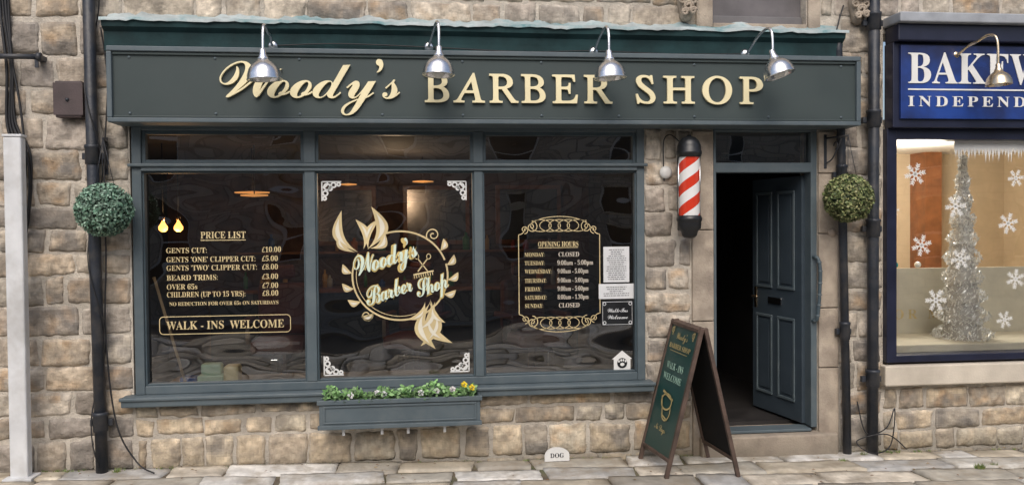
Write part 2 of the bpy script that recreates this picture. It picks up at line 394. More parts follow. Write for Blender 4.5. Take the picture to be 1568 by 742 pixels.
# dressed jambs
for nm,a,b_,z0,z1 in[('door_jamb_l',2.20,2.38,-.12,2.56),('door_jamb_r',3.285,3.46,-.16,2.56)]:
    z=z0
    k=0
    while z<z1-.05:
        h=min(random.choice([.62,.75,.5]),z1-z)
        if z1-z-h<.2:h=z1-z
        box('%s_%d'%(nm,k),a,b_,-.028,.02,z+.004,z+h-.004,M_dress,bld,.008);z+=h;k+=1
box('upper_jamb_l',2.24,2.38,-.03,.2,3.40,4.9,M_dress,bld,.008)
box('upper_jamb_r',3.195,3.30,-.03,.2,3.40,4.9,M_dress,bld,.008)
box('upper_sill',2.385,3.19,-.02,.2,3.36,3.44,M_dress,bld,.008)
box('upper_window_panel',2.386,3.19,.1,.13,3.44,4.9,mat('slate_panel',(.13,.12,.125),.6,var=.3,scale=4),bld)
box('upper_window_rail',2.386,3.19,.07,.1,3.45,3.52,mat('grey_frame',(.15,.145,.15),.6),bld,.005)
# carved corbels
def corbel(x):
    pts=[(0,.12,3.80),(0,.11,3.72),(0,.10,3.64),(0,.075,3.58),(0,.06,3.52),(0,.045,3.47),(0,.03,3.44)]
    tube('corbel_body',[(x,-.03,z) for _,_,z in pts],[.10,.085,.078,.07,.055,.05,.02],M_dress,bld,10)
    for k,(dx,z,r) in enumerate([(-.045,3.60,.035),(.045,3.60,.035),(0,3.55,.04),(-.03,3.5,.028),(.035,3.51,.028),(0,3.66,.045),(-.055,3.68,.035),(.055,3.68,.035)]):
        pts=[(x+dx+r*math.cos(a)*(1-a/14),-.09-.006*k%3,z+r*math.sin(a)*(1-a/14)) for a in [i*.5 for i in range(20)]]
        tube('corbel_scroll_%d'%k,pts,.012,M_dress,bld,6)
corbel(2.15);corbel(3.62)
# ------------------------------------------------------------------ cornice
v=[];f=[]
prof=[(0,3.12),(-.13,3.12),(-.14,3.20),(-.15,3.26),(-.19,3.29),(-.20,3.335),(0,3.345)]
xs=[-2.32+i*(5.75/60) for i in range(61)]
for x in xs:
    for (yy,zz) in prof:
        v.append((x,yy+.006*noise.noise((x*2,zz*5,1)),zz+.008*noise.noise((x*1.5,zz,4))))
n=len(prof)
for i in range(60):
    for k in range(n-1): f.append((i*n+k,i*n+k+1,(i+1)*n+k+1,(i+1)*n+k))
f.append(tuple(range(n)));f.append(tuple(reversed(range(60*n,61*n))))
mesh_obj('cornice',v,f,M_corn,bld)
v=[];f=[]
for i,x in enumerate([-2.33+i*(5.78/120) for i in range(121)]):
    wz=.018*noise.noise((x*4,3,1))+.012*noise.noise((x*17,3,1))
    v+=[(x,-.215+.012*noise.noise((x*6,1,1)),3.326+wz),(x,-.212,3.350+wz*.6),(x,-.06,3.385+wz),(x,-.005,3.43+wz*2.2)]
for i in range(120):
    for k in range(3): f.append((i*4+k,i*4+k+1,i*4+k+5,i*4+k+4))
mesh_obj('lead_flashing',v,f,M_lead,bld,True)
# ------------------------------------------------------------------ sign
sg=empty('shop_sign')
box('board',-2.235,3.485,-.275,-.001,2.585,3.11,M_sign,sg)
box('rim_top',-2.25,3.50,-.305,-.02,3.085,3.122,M_frame,sg,.006)
box('rim_bottom',-2.25,3.50,-.305,-.02,2.572,2.605,M_frame,sg,.006)
box('rim_l',-2.252,-2.215,-.302,-.02,2.606,3.084,M_frame,sg,.006)
box('rim_r',3.465,3.502,-.302,-.02,2.606,3.084,M_frame,sg,.006)
for (a,b_,c,d) in[(-2.213,3.463,3.062,3.083),(-2.213,3.463,2.607,2.622)]: box('inner_bead',a,b_,-.29,-.27,c,d,M_sign,sg,.004)
for i in range(10):
    for z in(2.64,3.045):
        lathe('screw',[(0,.006),(.009,.004),(.011,0)],M_frame,sg,(-2.1+i*.605,-.277,z),(math.pi/2,0,0),10)
txt("BARBER",'i',0,0,.22,-.293,M_gold,sg,'letters_barber',fit=(.03,1.475,2.732,2.955),ext=.010,bev=.0,sp=1.22,off=.0045,shear=-.27)
txt("SHOP",'i',0,0,.22,-.293,M_gold,sg,'letters_shop',fit=(1.66,2.685,2.732,2.955),ext=.010,bev=.0,sp=1.26,off=.0045,shear=-.27)
txt("Woody's",'s',0,0,.3,-.293,M_gold,sg,'letters_script',fit=(-1.46,-.15,2.63,3.05),ext=.010,bev=.0,sp=.84,off=-.001)
# ------------------------------------------------------------------ shopfront
def fb(n_,*a,mt=M_frame,bev=.006): return box(n_,*a,mt,bld,bev)
fb('stile_l',-2.18,-2.11,-.03,.10,.535,2.58);fb('stile_r',1.735,1.80,-.03,.10,.535,2.58)
fb('head_rail',-2.11,1.735,-.027,.10,2.545,2.582)
fb('transom',-2.11,1.735,-.045,.10,2.235,2.295);fb('transom_mould',-2.2,1.82,-.065,-.04,2.268,2.292)
fb('bottom_rail',-2.11,1.735,-.027,.10,.535,.60)
fb('sill',-2.26,1.85,-.12,.10,.456,.534,bev=.01);fb('sill_nose',-2.27,1.86,-.135,-.1,.505,.532,bev=.008)
MX=[(-.90,-.82),(.415,.485)]
for a,b_ in MX:
    fb('mullion',a,b_,-.03,.10,.60,2.235);fb('mullion_top',a-.005,b_+.005,-.03,.10,2.295,2.545)
PX=[(-2.11,-.90),(-.82,.415),(.485,1.735)]
M_bead=mat('bead_teal',(.055,.08,.095),.45)
for a,b_ in PX:
    for z0,z1,t in[(.60,2.235,.014),(2.295,2.545,.028)]:
        y0=-.012
        fb('bead',a,a+t,y0,.05,z0,z1,mt=M_bead,bev=.003);fb('bead',b_-t,b_,y0,.05,z0,z1,mt=M_bead,bev=.003)
        fb('bead',a+t,b_-t,y0+.002,.05,z0,z0+t,mt=M_bead,bev=.003);fb('bead',a+t,b_-t,y0+.002,.05,z1-t,z1,mt=M_bead,bev=.003)
    pane('pane',a+.01,b_-.01,.040,.61,2.23,M_glass,bld);pane('pane_top',a+.01,b_-.01,.040,2.3,2.54,M_glass,bld)
# ---------- window lettering
wl=empty('window_lettering')
Y=.034
def row(s,x,z,cap,mt=M_vinylgold,x1=None,mode='b',par=wl,y=Y): return txt(s,mode,x,z-cap/2,cap,y,mt,par,x1=x1)
row("PRICE LIST",-1.70,1.746,.052,x1=-1.36)
Fz=Flat();Fz.rib([(-1.70,1.706),(-1.36,1.706)],.006,Y)
for s,x1,z,p in[("GENTS CUT:",-1.655,1.63,"£10.00"),("GENTS 'ONE' CLIPPER CUT:",-1.29,1.56,"£5.00"),("GENTS 'TWO' CLIPPER CUT:",-1.28,1.495,"£8.00"),("BEARD TRIMS:",-1.575,1.42,"£3.00"),("OVER 65s",-1.73,1.35,"£7.00"),("CHILDREN (UP TO 15 YRS):",-1.37,1.29,"£8.00")]:
    row(s,-1.957,z,.040,x1=x1);row(p,-1.24,z,.040,x1=-1.095 if len(p)>5 else -1.12)
row("NO REDUCTION FOR OVER 65s ON SATURDAYS",-1.94,1.218,.028,x1=-1.12)
row("WALK - INS  WELCOME",-1.965,1.052,.062,x1=-1.08)
def rrect(x0,x1,z0,z1,r,inv=False):
    P=[]
    for cx,cz,a0 in[(x1-r,z1-r,0),(x0+r,z1-r,90),(x0+r,z0+r,180),(x1-r,z0+r,270)]:
        for k in range(7):
            a=math.radians(a0+15*k);P.append((cx+r*math.cos(a),cz+r*math.sin(a)))
    return P
Fz.rib(rrect(-2.015,-1.03,.985,1.12,.03),.006,Y,True)
# ---------- logo
cx,cz=-.173,1.41
Fz.ell(cx,cz,.375,.352,.014,Y,math.radians(150),math.radians(375))
Fz.ell(cx,cz,.375,.352,.014,Y,math.radians(20),math.radians(118))
Fz.ell(cx,cz,.345,.322,.005,Y,math.radians(150),math.radians(290))
Fw=Flat();Fp=Flat()
def sprig(base,tips):
    for k,(tx,tz,W,cv) in enumerate(tips):
        bx_,bz_=base[k];L_=math.hypot(tx-bx_,tz-bz_);an=math.atan2(tz-bz_,tx-bx_)
        Fz.leaf(bx_,bz_,L_,W,an,Y-.0004*k,cv,.8)
        if k%2==0: Fp.leaf(bx_,bz_,L_,W*.40,an,Y-.004-.0004*k,cv,.9,.22,.86)
        else: Fp.leaf(bx_,bz_,L_,W*.30,an,Y-.004-.0004*k,cv,.9,.30,.80)
sprig([(-.50,1.60),(-.46,1.62),(-.43,1.62),(-.42,1.62),(-.41,1.63),(-.52,1.60)],
      [(-.625,1.93,.085,.45),(-.52,1.86,.06,-.35),(-.395,1.96,.095,-.5),(-.335,1.86,.055,.3),(-.295,1.765,.065,-.55),(-.64,1.78,.055,.5)])
sprig([(.06,1.22),(.05,1.20),(.06,1.19),(.08,1.19),(.10,1.20),(.02,1.20)],
      [(-.07,.97,.07,.5),(-.02,.845,.085,.45),(.10,.82,.095,-.45),(.235,.865,.09,-.5),(.18,1.03,.065,-.55),(-.115,1.06,.055,.4)])
for a in(196,214,176,236): 
    ar=math.radians(a);Fz.leaf(cx+.375*math.cos(ar),cz+.352*math.sin(ar),.105,.052,ar-.7,Y,.4,.9);Fp.leaf(cx+.375*math.cos(ar),cz+.352*math.sin(ar),.105,.02,ar-.7,Y-.004,.4,.9,.2,.8)
for a in(-25,-6,13,33):
    ar=math.radians(a);Fz.leaf(cx+.375*math.cos(ar),cz+.352*math.sin(ar),.105,.052,ar+.7,Y,-.4,.9);Fp.leaf(cx+.375*math.cos(ar),cz+.352*math.sin(ar),.105,.02,ar+.7,Y-.004,-.4,.9,.2,.8)
Fz.spiral(.09,1.73,.055,1.4,math.radians(200),.009,Y,-1);Fz.spiral(-.44,1.10,.05,1.3,math.radians(20),.009,Y,-1)
for p,q in(((-.035,1.545),(.045,1.44)),((.045,1.545),(-.035,1.44))): Fz.rib([p,q],.009,Y)
Fz.ell(-.042,1.56,.016,.02,.006,Y);Fz.ell(.052,1.56,.016,.02,.006,Y)
Fz.rib([(-.07,1.415),(.09,1.445)],.012,Y)
for k in range(9): Fz.rib([(-.065+k*.018,1.412+k*.0034),(-.06+k*.018,1.385+k*.0034)],.006,Y)
Fz.obj('gold_vinyl_ornaments',M_vinylgold,wl);Fp.obj('pale_gold_veins',M_palegold,wl)
for s,x,z,c_,x1 in[("Woody's",-.515,1.41,.165,-.0),("Barber",-.43,1.175,.15,-.05),("Shop",-.035,1.235,.145,.225)]:
    r_=math.radians(18)
    txt(s,'s',x-.002,z-.004,c_,Y-.008,M_gedge,wl,x1=x1+.008,sp=.80,rot=r_,off=.009)
    txt(s,'s',x,z,c_,Y-.012,M_mint,wl,x1=x1,sp=.80,rot=r_,off=.0)
for (ox,oz,sx,sz) in[(-.775,2.155,1,-1),(.355,2.155,-1,-1),(-.775,.635,1,1),(.365,.635,-1,1)]:
    def T(p): return (ox+sx*p[0],oz+sz*p[1])
    for pts,w_ in[([(0,0),(.15,0)],.010),([(0,0),(0,.15)],.010)]: Fw.rib([T(p) for p in pts],w_,Y)
    for (px,pz,r_) in[(.04,.04,.024),(.09,.026,.018),(.026,.09,.018),(.13,.02,.012),(.02,.13,.012),(.065,.055,.012)]:
        q=T((px,pz));Fw.ell(q[0],q[1],r_,r_,.013,Y-.001)
    Fw.rib([T((.01,.05)),T((.05,.01))],.02,Y-.0005)
Fw.obj('white_vinyl_ornaments',M_white,wl)
# ---------- opening hours
Fh=Flat()
x0,x1,z0,z1=.775,1.44,1.03,1.775
Fh.rib([(x0,z0+.05),(x0,z1-.05)],.007,Y);Fh.rib([(x1,z0+.05),(x1,z1-.05)],.007,Y)
Fh.ell(x0+.0,z1,.05,.05,.007,Y,math.radians(270),math.radians(360));Fh.ell(x1,z1,.05,.05,.007,Y,math.radians(180),math.radians(270))
Fh.ell(x0,z0,.05,.05,.007,Y,0,math.radians(90));Fh.ell(x1,z0,.05,.05,.007,Y,math.radians(90),math.radians(180))
xm=(x0+x1)/2
for zz,sg_ in((z1,1),(z0,-1)):
    Fh.rib([(x0+.05,zz),(xm-.25,zz)],.006,Y);Fh.rib([(x1-.05,zz),(xm+.25,zz)],.006,Y)
    for k in range(-2,3): Fh.ell(xm+k*.075,zz+sg_*.022,.085,.048,.0055,Y)
    Fh.ell(xm,zz+sg_*.01,.24,.085,.0055,Y,.25 if sg_>0 else math.pi+.25,math.pi-.25 if sg_>0 else 2*math.pi-.25)
    for d in(-1,1):
        Fh.spiral(xm+d*.225,zz+sg_*.012,.05,1.5,math.radians(90),.0065,Y,d)
        Fh.spiral(xm+d*.285,zz-sg_*.01,.034,1.3,math.radians(-90),.006,Y,-d)
Fh.rib([(.935,1.618),(1.262,1.618)],.005,Y)
Fh.obj('hours_frame',M_vinylgold,wl)
row("OPENING HOURS",.933,1.647,.04,x1=1.264)
for (d,t,z,a,b_) in[("MONDAY:","CLOSED",1.563,.985,0),("TUESDAY:","9:00am - 5:00pm",1.495,.985,1),("WEDNESDAY:","9:00am - 5.00pm",1.427,1.04,0),("THURSDAY:","9:00am - 5:00pm",1.353,1.0,0),("FRIDAY:","9:00am - 5:00pm",1.285,.955,0),("SATURDAY:","8:00am - 1.30pm",1.217,1.0,0),("SUNDAY:","CLOSED",1.15,.97,0)]:
    row(d,.823,z,.033,x1=a);row(t,1.09 if t!="CLOSED" else 1.10,z,.036,x1=1.385 if b_ else (1.345 if t!="CLOSED" else 1.27),mt=M_cream)
# notices
def notice(name,a,b_,c,d,mt,lines,lm):
    e=empty(name);box('sheet',a,b_,.030,.036,c,d,mt,e)
    Fn=Flat();random.seed(len(name)*13)
    hh=(d-c)/(lines+2)
    for k in range(lines):
        z=d-hh*(k+1.5);l=random.uniform(.45,.95);mid=(a+b_)/2;hw=(b_-a)*.42
        x=mid-hw*l
        while x<mid+hw*l:
            wd=random.uniform(.008,.03);Fn.rib([(x,z),(min(x+wd,mid+hw*l),z)],hh*.3,.027);x+=wd+.006
    Fn.obj('print',lm,e);return e
M_ink=mat('grey_ink',(.12,.12,.13),.7,bump=0)
notice('price_notice',1.47,1.685,1.33,1.62,M_paper,15,M_ink)
notice('hours_notice',1.43,1.72,1.195,1.317,M_paper,5,M_ink)
e=notice('walk_ins_notice',1.45,1.715,.975,1.18,M_black,1,M_black)
txt("Walk-Ins",'s',1.50,1.085,.035,.026,M_paper,e,x1=1.67,sp=.85);txt("Welcome",'s',1.50,1.03,.035,.026,M_paper,e,x1=1.67,sp=.85)
Fn=Flat();Fn.rib([(1.46,.985),(1.705,.985),(1.705,1.17),(1.46,1.17)],.004,.026,True)
for a,b_ in((1.475,1.155),(1.69,1.155),(1.475,1.0),(1.69,1.0)):Fn.ell(a,b_,.012,.012,.005,.0255)
Fn.obj('border',M_paper,e)
e=empty('dog_friendly_sticker')
mesh_obj('house',[(1.55,.03,.61),(1.69,.03,.61),(1.69,.03,.70),(1.705,.03,.70),(1.62,.03,.770),(1.535,.03,.70),(1.55,.03,.70)],[(0,1,2,3,4,5,6)],M_white,e)
def disc(n_,x,z,r,y,mt,par,rz=None):
    rz=rz or r
    return mesh_obj(n_,[(x+r*math.cos(a*.3927),y,z+rz*math.sin(a*.3927)) for a in range(16)],[tuple(range(16))],mt,par)
disc('paw_disc',1.62,.668,.042,.026,M_black,e);disc('pad',1.62,.658,.018,.022,M_white,e,.014)
for k in range(4): disc('toe',1.592+k*.0187,.684+(.008 if k in(1,2) else 0),.0075,.022,M_white,e,.01)
# ------------------------------------------------------------------ interior of the barber shop
rm=empty('barber_shop_interior')
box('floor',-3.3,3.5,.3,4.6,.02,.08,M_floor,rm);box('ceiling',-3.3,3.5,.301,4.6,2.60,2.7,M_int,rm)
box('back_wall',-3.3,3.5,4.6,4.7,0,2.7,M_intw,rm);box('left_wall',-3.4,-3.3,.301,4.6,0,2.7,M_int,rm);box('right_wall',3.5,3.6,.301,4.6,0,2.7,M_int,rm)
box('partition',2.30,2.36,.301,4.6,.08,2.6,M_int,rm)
box('window_deck',-2.15,1.78,.11,.95,.40,.50,M_deck,rm,.01)
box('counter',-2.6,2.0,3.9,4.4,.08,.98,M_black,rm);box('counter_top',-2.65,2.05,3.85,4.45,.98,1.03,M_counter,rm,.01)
box('shelf',-2.4,1.9,4.4,4.58,1.45,1.48,M_counter,rm)
for k in range(3):
    box('mirror_frame',-1.5+k*1.25,-.6+k*1.25,4.55,4.59,1.55,2.35,M_counter,rm,.01);box('mirror',-1.44+k*1.25,-.66+k*1.25,4.54,4.56,1.61,2.29,M_mirror,rm)
random.seed(3)
pc=[(.4,.05,.03),(.05,.12,.4),(.6,.35,.1),(.5,.5,.5),(.08,.3,.1),(.6,.2,.05)]
PM=[mat('product_%d'%i,c,.3,bump=0) for i,c in enumerate(pc)]
for k in range(36):
    x=random.uniform(-2.4,1.9);zb=random.choice([1.03,1.48]);h=random.uniform(.08,.24);r=random.uniform(.02,.05)
    lathe('bottle',[(0,0),(r,0),(r,h*.7),(r*.4,h*.8),(r*.4,h),(0,h)],random.choice(PM),rm,(x,4.1 if zb<1.1 else 4.48,zb),seg=12)
def chair(x,y):
    e=empty('barber_chair',(x,y,.08),(0,0,random.uniform(-.5,.5)))
    lathe('base',[(0,.0),(.3,.0),(.3,.03),(.08,.06),(.06,.4),(0,.4)],M_chrome,e,seg=20)
    box('seat',-.27,.27,-.25,.27,.42,.56,M_leather,e,.04);box('back',-.26,.26,.22,.36,.56,1.12,M_leather,e,.05);box('headrest',-.13,.13,.24,.34,1.16,1.32,M_leather,e,.04)
    for s in(-1,1):
        box('arm',s*.32-.04,s*.32+.04,-.22,.28,.72,.78,M_leather,e,.02);box('arm_post',s*.32-.02,s*.32+.02,-.05,.05,.5,.72,M_chrome,e)
    box('footrest',-.2,.2,-.55,-.4,.1,.14,M_chrome,e,.01);box('foot_arm',-.04,.04,-.42,-.1,.12,.4,M_chrome,e,.01)
chair(-1.5,2.3);chair(-.1,2.4);chair(1.2,2.3)
for x in(-2.42,-2.28):
    e=empty('pendant_lamp');tube('cord',[(x,1.5,2.6),(x,1.5,1.92)],.005,M_cable,e,6);lathe('holder',[(0,.05),(.02,.05),(.02,0),(0,0)],M_brass,e,(x,1.5,1.87))
    lathe('bulb',[(.012,.09),(.02,.07),(.042,.035),(.04,.01),(.02,-.01),(0,-.013)],M_bulb,e,(x,1.5,1.78),seg=16)
for (x,y,z,r) in[(-1.7,2.,2.14,.17),(-1.62,1.7,2.10,.13),(.02,3.0,2.30,.12),(-.85,3.2,2.28,.1)]:
    e=empty('ceiling_lamp');lathe('shade',[(0,.03),(r,.02),(r,.01),(0,0)],M_amber,e,(x,y,z),seg=24);tube('stem',[(x,y,z+.02),(x,y,2.6)],.006,M_cable,e,6)
def plight(name,loc,en,col,sz):
    l=bpy.data.lights.new(name,'POINT');l.energy=en;l.color=col;l.shadow_soft_size=sz
    o=bpy.data.objects.new(name,l);COL.objects.link(o);o.location=loc
plight('pendant_glow',(-2.3,1.45,1.68),10,(1,.55,.25),.06)
plight('interior_fill',(-.3,2.4,2.2),18,(1,.68,.42),.15)  # added ambient fill to brighten the room, not the glow of a fitting
# deck clutter
beamw=mat('pine',(.6,.42,.24),.6)
e=empty('broom');tube('handle',[(-2.09,.16,1.42),(-1.90,.3,.54)],.012,beamw,e,8);box('head',-1.99,-1.82,.24,.36,.50,.55,beamw,e,.01)
e=empty('toy_truck')
tm=[mat('toy_mint',(.55,.78,.6),.4),mat('toy_cream',(.8,.7,.4),.4),mat('toy_red',(.5,.08,.05),.4)]
box('bed',-1.80,-1.60,.25,.40,.53,.62,tm[0],e,.01);box('cab',-1.60,-1.48,.25,.40,.53,.69,tm[1],e,.02);box('load',-1.78,-1.62,.27,.38,.62,.71,tm[0],e,.02);box('crate',-1.95,-1.82,.3,.42,.5,.6,PM[1],e,.01)
for x in(-1.74,-1.53):
    for y in(.245,.40): lathe('wheel',[(0,-.01),(.03,-.01),(.03,.01),(0,.01)],M_black,e,(x,y,.53),(math.pi/2,0,0),16)
for i,(x,y,a) in enumerate([(1.0,.25,.2),(1.18,.32,-.3),(.78,.4,.5),(1.4,.3,.1),(.6,.28,-.2),(-.3,.3,.15),(.2,.3,.3),(-1.2,.3,.1)]):
    e=empty('magazine',(x,y,.503),(0,0,a));box('pages',-.1,.1,-.07,.07,0,.006+.004*i,M_paper,e);box('cover',-.101,.101,-.071,.071,.007+.004*i,.009+.004*i,PM[i%6] if i%2 else M_paper,e)
# ------------------------------------------------------------------ door
fb('door_head',2.386,3.279,-.005,.12,2.22,2.30);fb('door_top',2.386,3.279,-.008,.12,2.555,2.583)
fb('door_post_l',2.386,2.41,-.008,.12,.09,2.555);fb('door_post_r',3.225,3.279,-.008,.12,.09,2.555)
pane('fanlight',2.41,3.225,.04,2.30,2.555,M_glass,bld)
fb('door_sill',2.41,3.225,-.02,.14,.06,.085)
box('door_step',2.25,3.42,-.10,.29,-.3,.055,M_dress,bld,.015)
M_door=mat('door_teal_paint',(.048,.066,.083),.42,var=.1,bump=.05)
de=empty('shop_door',(3.215,.10,.10))
de.rotation_euler=(0,0,math.radians(100))   # leaf runs along local +X
W_=.74;H_=2.10
box('leaf',0,W_,-.02,.02,0,H_,M_door,de,.004)
for side in(-1,1):
    for z0,z1 in((.16,.88),(1.12,1.98)):
        for a,b_ in((.09,.34),(.42,.67)):
            y=side*.022
            for (p,q,r,s) in[(a,b_,z0,z0+.025),(a,b_,z1-.025,z1),(a,a+.025,z0+.025,z1-.025),(b_-.025,b_,z0+.025,z1-.025)]:
                box('moulding',p,q,min(y,y+side*.012),max(y,y+side*.012),r,s,M_frame,de,.004)
            box('panel',a+.05,b_-.05,min(y,y+side*.006),max(y,y+side*.006),z0+.05,z1-.05,M_door,de,.004)
box('letterbox',.28,.48,.021,.032,.98,1.04,M_chrome,de,.004)
tube('lever',[(.68,.02,1.03),(.68,.07,1.03),(.58,.075,1.03)],.009,M_brass,de,8);box('lever_plate',.66,.70,.02,.028,.93,1.12,M_brass,de,.003)
e=empty('door_pull_handle')
pts=smooth_path([(3.245,-.01,1.52),(3.262,-.06,1.50),(3.275,-.07,1.4),(3.27,-.07,1.25),(3.262,-.07,1.12),(3.25,-.06,1.0),(3.24,-.01,.985)],6)
tube('bar',pts,.015,M_bead,e,10)
for i in range(4,len(pts)-4,4): lathe('ring',[(.013,-.01),(.022,0),(.013,.01)],M_frame,e,pts[i],seg=12)
# ------------------------------------------------------------------ lamps
def wall_lamp(x,z0,ztop,yh,ym,zm,mt,tilt=(0,0,0),sc=1.,xm=None):
    xm=x if xm is None else xm
    e=empty('gooseneck_wall_lamp')
    lathe('wall_plate',[(0,.03),(.02,.028),(.035,.018),(.042,.0)],mt,e,(xm,ym,zm),(math.pi/2,0,0),20)
    pts=smooth_path([(xm,ym,zm),(xm,ym-.05,zm+.0),(xm+(x-xm)*.3,ym-.12,zm+.05),(xm+(x-xm)*.5,ym-.2,ztop-.03),(xm+(x-xm)*.8,yh+.08,ztop),(x,yh+.015,ztop-.05),(x,yh,z0+.17*sc)],8)
    tube('swan_neck',pts,.0105,mt,e,10)
    sh=empty('shade_tmp',(x,yh,z0+.17*sc),tilt);sh.name='shade_assembly';sh.parent=e
    pr=[(.014,.04),(.022,.03),(.024,.0),(.03,-.012),(.034,-.03),(.05,-.045),(.078,-.065),(.1,-.095),(.112,-.13),(.115,-.155),(.119,-.165),(.117,-.17),(.110,-.165),(.105,-.13),(.092,-.09),(.06,-.055),(0,-.045)]
    lathe('shade',[(r*sc,z*sc) for r,z in pr],mt,sh,seg=40)
    lathe('collar',[(.036*sc,-.02*sc),(.040*sc,-.028*sc),(.036*sc,-.036*sc)],mt,sh,seg=24)
    lathe('bulb',[(0,-.185*sc),(.03*sc,-.18*sc),(.045*sc,-.155*sc),(.04*sc,-.12*sc),(0,-.10*sc)],M_bulbw,sh,seg=20)
wall_lamp(-1.10,2.84,3.245,-.56,-.15,3.17,M_alu,(.05,-.05,0),1.05,-1.10)
wall_lamp(.137,2.885,3.29,-.56,-.15,3.18,M_alu,(0,.03,0),1.02,.07)
wall_lamp(1.389,2.875,3.275,-.56,-.15,3.16,M_alu,(0,-.05,0),1.02,1.36)
wall_lamp(2.65,2.90,3.285,-.56,-.15,3.16,M_alu,(-.15,-.28,0),1.0,2.60)
wall_lamp(4.53,2.87,3.28,-.5,-.13,3.18,M_brass,(0,-.05,0),.82,4.42)
tube('sign_cable',smooth_path([(-1.1,-.15,3.17),(-.6,-.16,3.19),(.07,-.155,3.175),(.8,-.16,3.15),(1.36,-.155,3.165),(2.,-.16,3.15),(2.6,-.155,3.16)],10),.005,M_cable,sg,6)
# ------------------------------------------------------------------ pipes
def pipe(name,pts,r,cols,brk=[]):
    e=empty(name);tube('pipe',pts,r,M_pipe,e,20)
    for z in cols:
        x=None
        for a,b_ in zip(pts,pts[1:]):
            if min(a[2],b_[2])<=z<=max(a[2],b_[2]):
                t=(z-a[2])/(b_[2]-a[2]);x=a[0]+(b_[0]-a[0])*t;y=a[1]+(b_[1]-a[1])*t
        if x is None: continue
        lathe('socket',[(r,-.07),(r*1.22,-.065),(r*1.22,.05),(r*1.32,.055),(r*1.32,.075),(r,.08)],M_pipe,e,(x,y,z),seg=20)
        box('ear',x-r*1.9,x+r*1.9,y+.01,y+.05,z-.03,z+.02,M_pipe,e,.005)
    return e
p1=pipe('drainpipe',[(-2.46,-.09,6.4),(-2.43,-.09,1.5),(-2.41,-.09,g(-2.41)-.01)],.043,[2.35,3.7,.35])
pipe('drainpipe',[(3.74,-.1,6.4),(3.72,-.1,1.5),(3.715,-.1,g(3.7)-.01)],.045,[3.45,2.65,1.75,.5])
pipe('drainpipe',[(3.40,-.12,3.34),(3.405,-.12,3.2),(3.45,-.07,2.7),(3.455,-.08,2.3),(3.50,-.09,g(3.5)-.01)],.034,[2.2,.9])
e=empty('loose_cable')
pts=[]
for i in range(160):
    z=3.6-i*.0225;a=i*.11;pts.append((-2.425+.054*math.cos(a),-.09+.054*math.sin(a)*1.0,z))
tube('wound',pts,.005,M_cable,e,6)
tube('hang',smooth_path([(-2.36,-.09,3.3),(-2.33,-.06,2.9),(-2.36,-.07,2.3),(-2.35,-.1,1.6),(-2.37,-.08,1.0),(-2.3,-.1,.35),(-2.15,-.12,.05),(-2.0,-.2,g(-2)+.01)],8),.006,M_cable,e,6)
tube('hang_r',smooth_path([(3.62,-.03,.3),(3.66,-.1,.05),(3.8,-.16,.1),(3.9,-.12,.25),(3.85,-.14,-.05),(3.65,-.2,-.09),(3.55,-.15,.0),(3.78,-.2,.06),(3.98,-.16,-.08)],8),.005,M_cable,e,6)
tube('hang_top',smooth_path([(3.5,-.03,3.6),(3.44,-.06,3.45),(3.40,-.1,3.3),(3.46,-.13,3.1)],8),.006,M_cable,e,6)
e=empty('cable_bundle')
for k in range(4):
    pts=smooth_path([(-3.08+.018*k,-.03-.01*k,4.2),(-3.09+.02*k,-.035,3.5),(-3.05+.012*k+.02*math.sin(k),-.04,3.0),(-3.06+.02*k,-.03,2.6),(-3.0+.035*k,-.04,2.35),(-2.98+.02*k*(k%2),-.03,1.9),(-3.06+.02*k,-.03,1.5)],8)
    tube('cable',pts,.011-.002*(k%2),M_cable,e,8)
tube('loop',smooth_path([(-3.02,-.04,3.1),(-2.96,-.05,2.75),(-2.93,-.05,2.45),(-2.90,-.05,2.2),(-2.93,-.05,1.85),(-3.0,-.05,1.75)],8),.009,M_cable,e,8)
e=empty('wall_bracket_arm');tube('arm',[(-3.2,-.12,3.07),(-2.80,-.12,3.07)],.02,M_pipe,e,12);lathe('cap',[(0,-.01),(.03,-.01),(.03,.02),(0,.02)],M_pipe,e,(-2.79,-.12,3.07),(0,math.pi/2,0),14);box('stay',-2.83,-2.78,-.12,0,3.05,3.09,M_pipe,e,.004);box('hang_plate',-2.815,-2.79,-.125,-.115,2.99,3.07,M_pipe,e)
e=empty('junction_box');box('body',-2.69,-2.50,-.10,-.02,2.63,2.90,M_brown,e,.008);box('lid',-2.70,-2.49,-.108,-.101,2.645,2.885,M_brown,e,.003);lathe('lock',[(0,.01),(.012,.008),(.014,0)],M_pipe,e,(-2.6,-.108,2.76),(math.pi/2,0,0),12)
e=empty('metal_post')
px=-2.93
box('post',px-.065,px+.06,-.24,-.16,g(-3)-.02,2.47,M_galv,e,.012);box('cap',px-.07,px+.065,-.245,-.155,2.47,2.49,M_galv,e,.006)
box('flange',px-.1,px+.1,-.28,-.12,g(-3)-.02,g(-3)+.012,M_galv,e,.004)
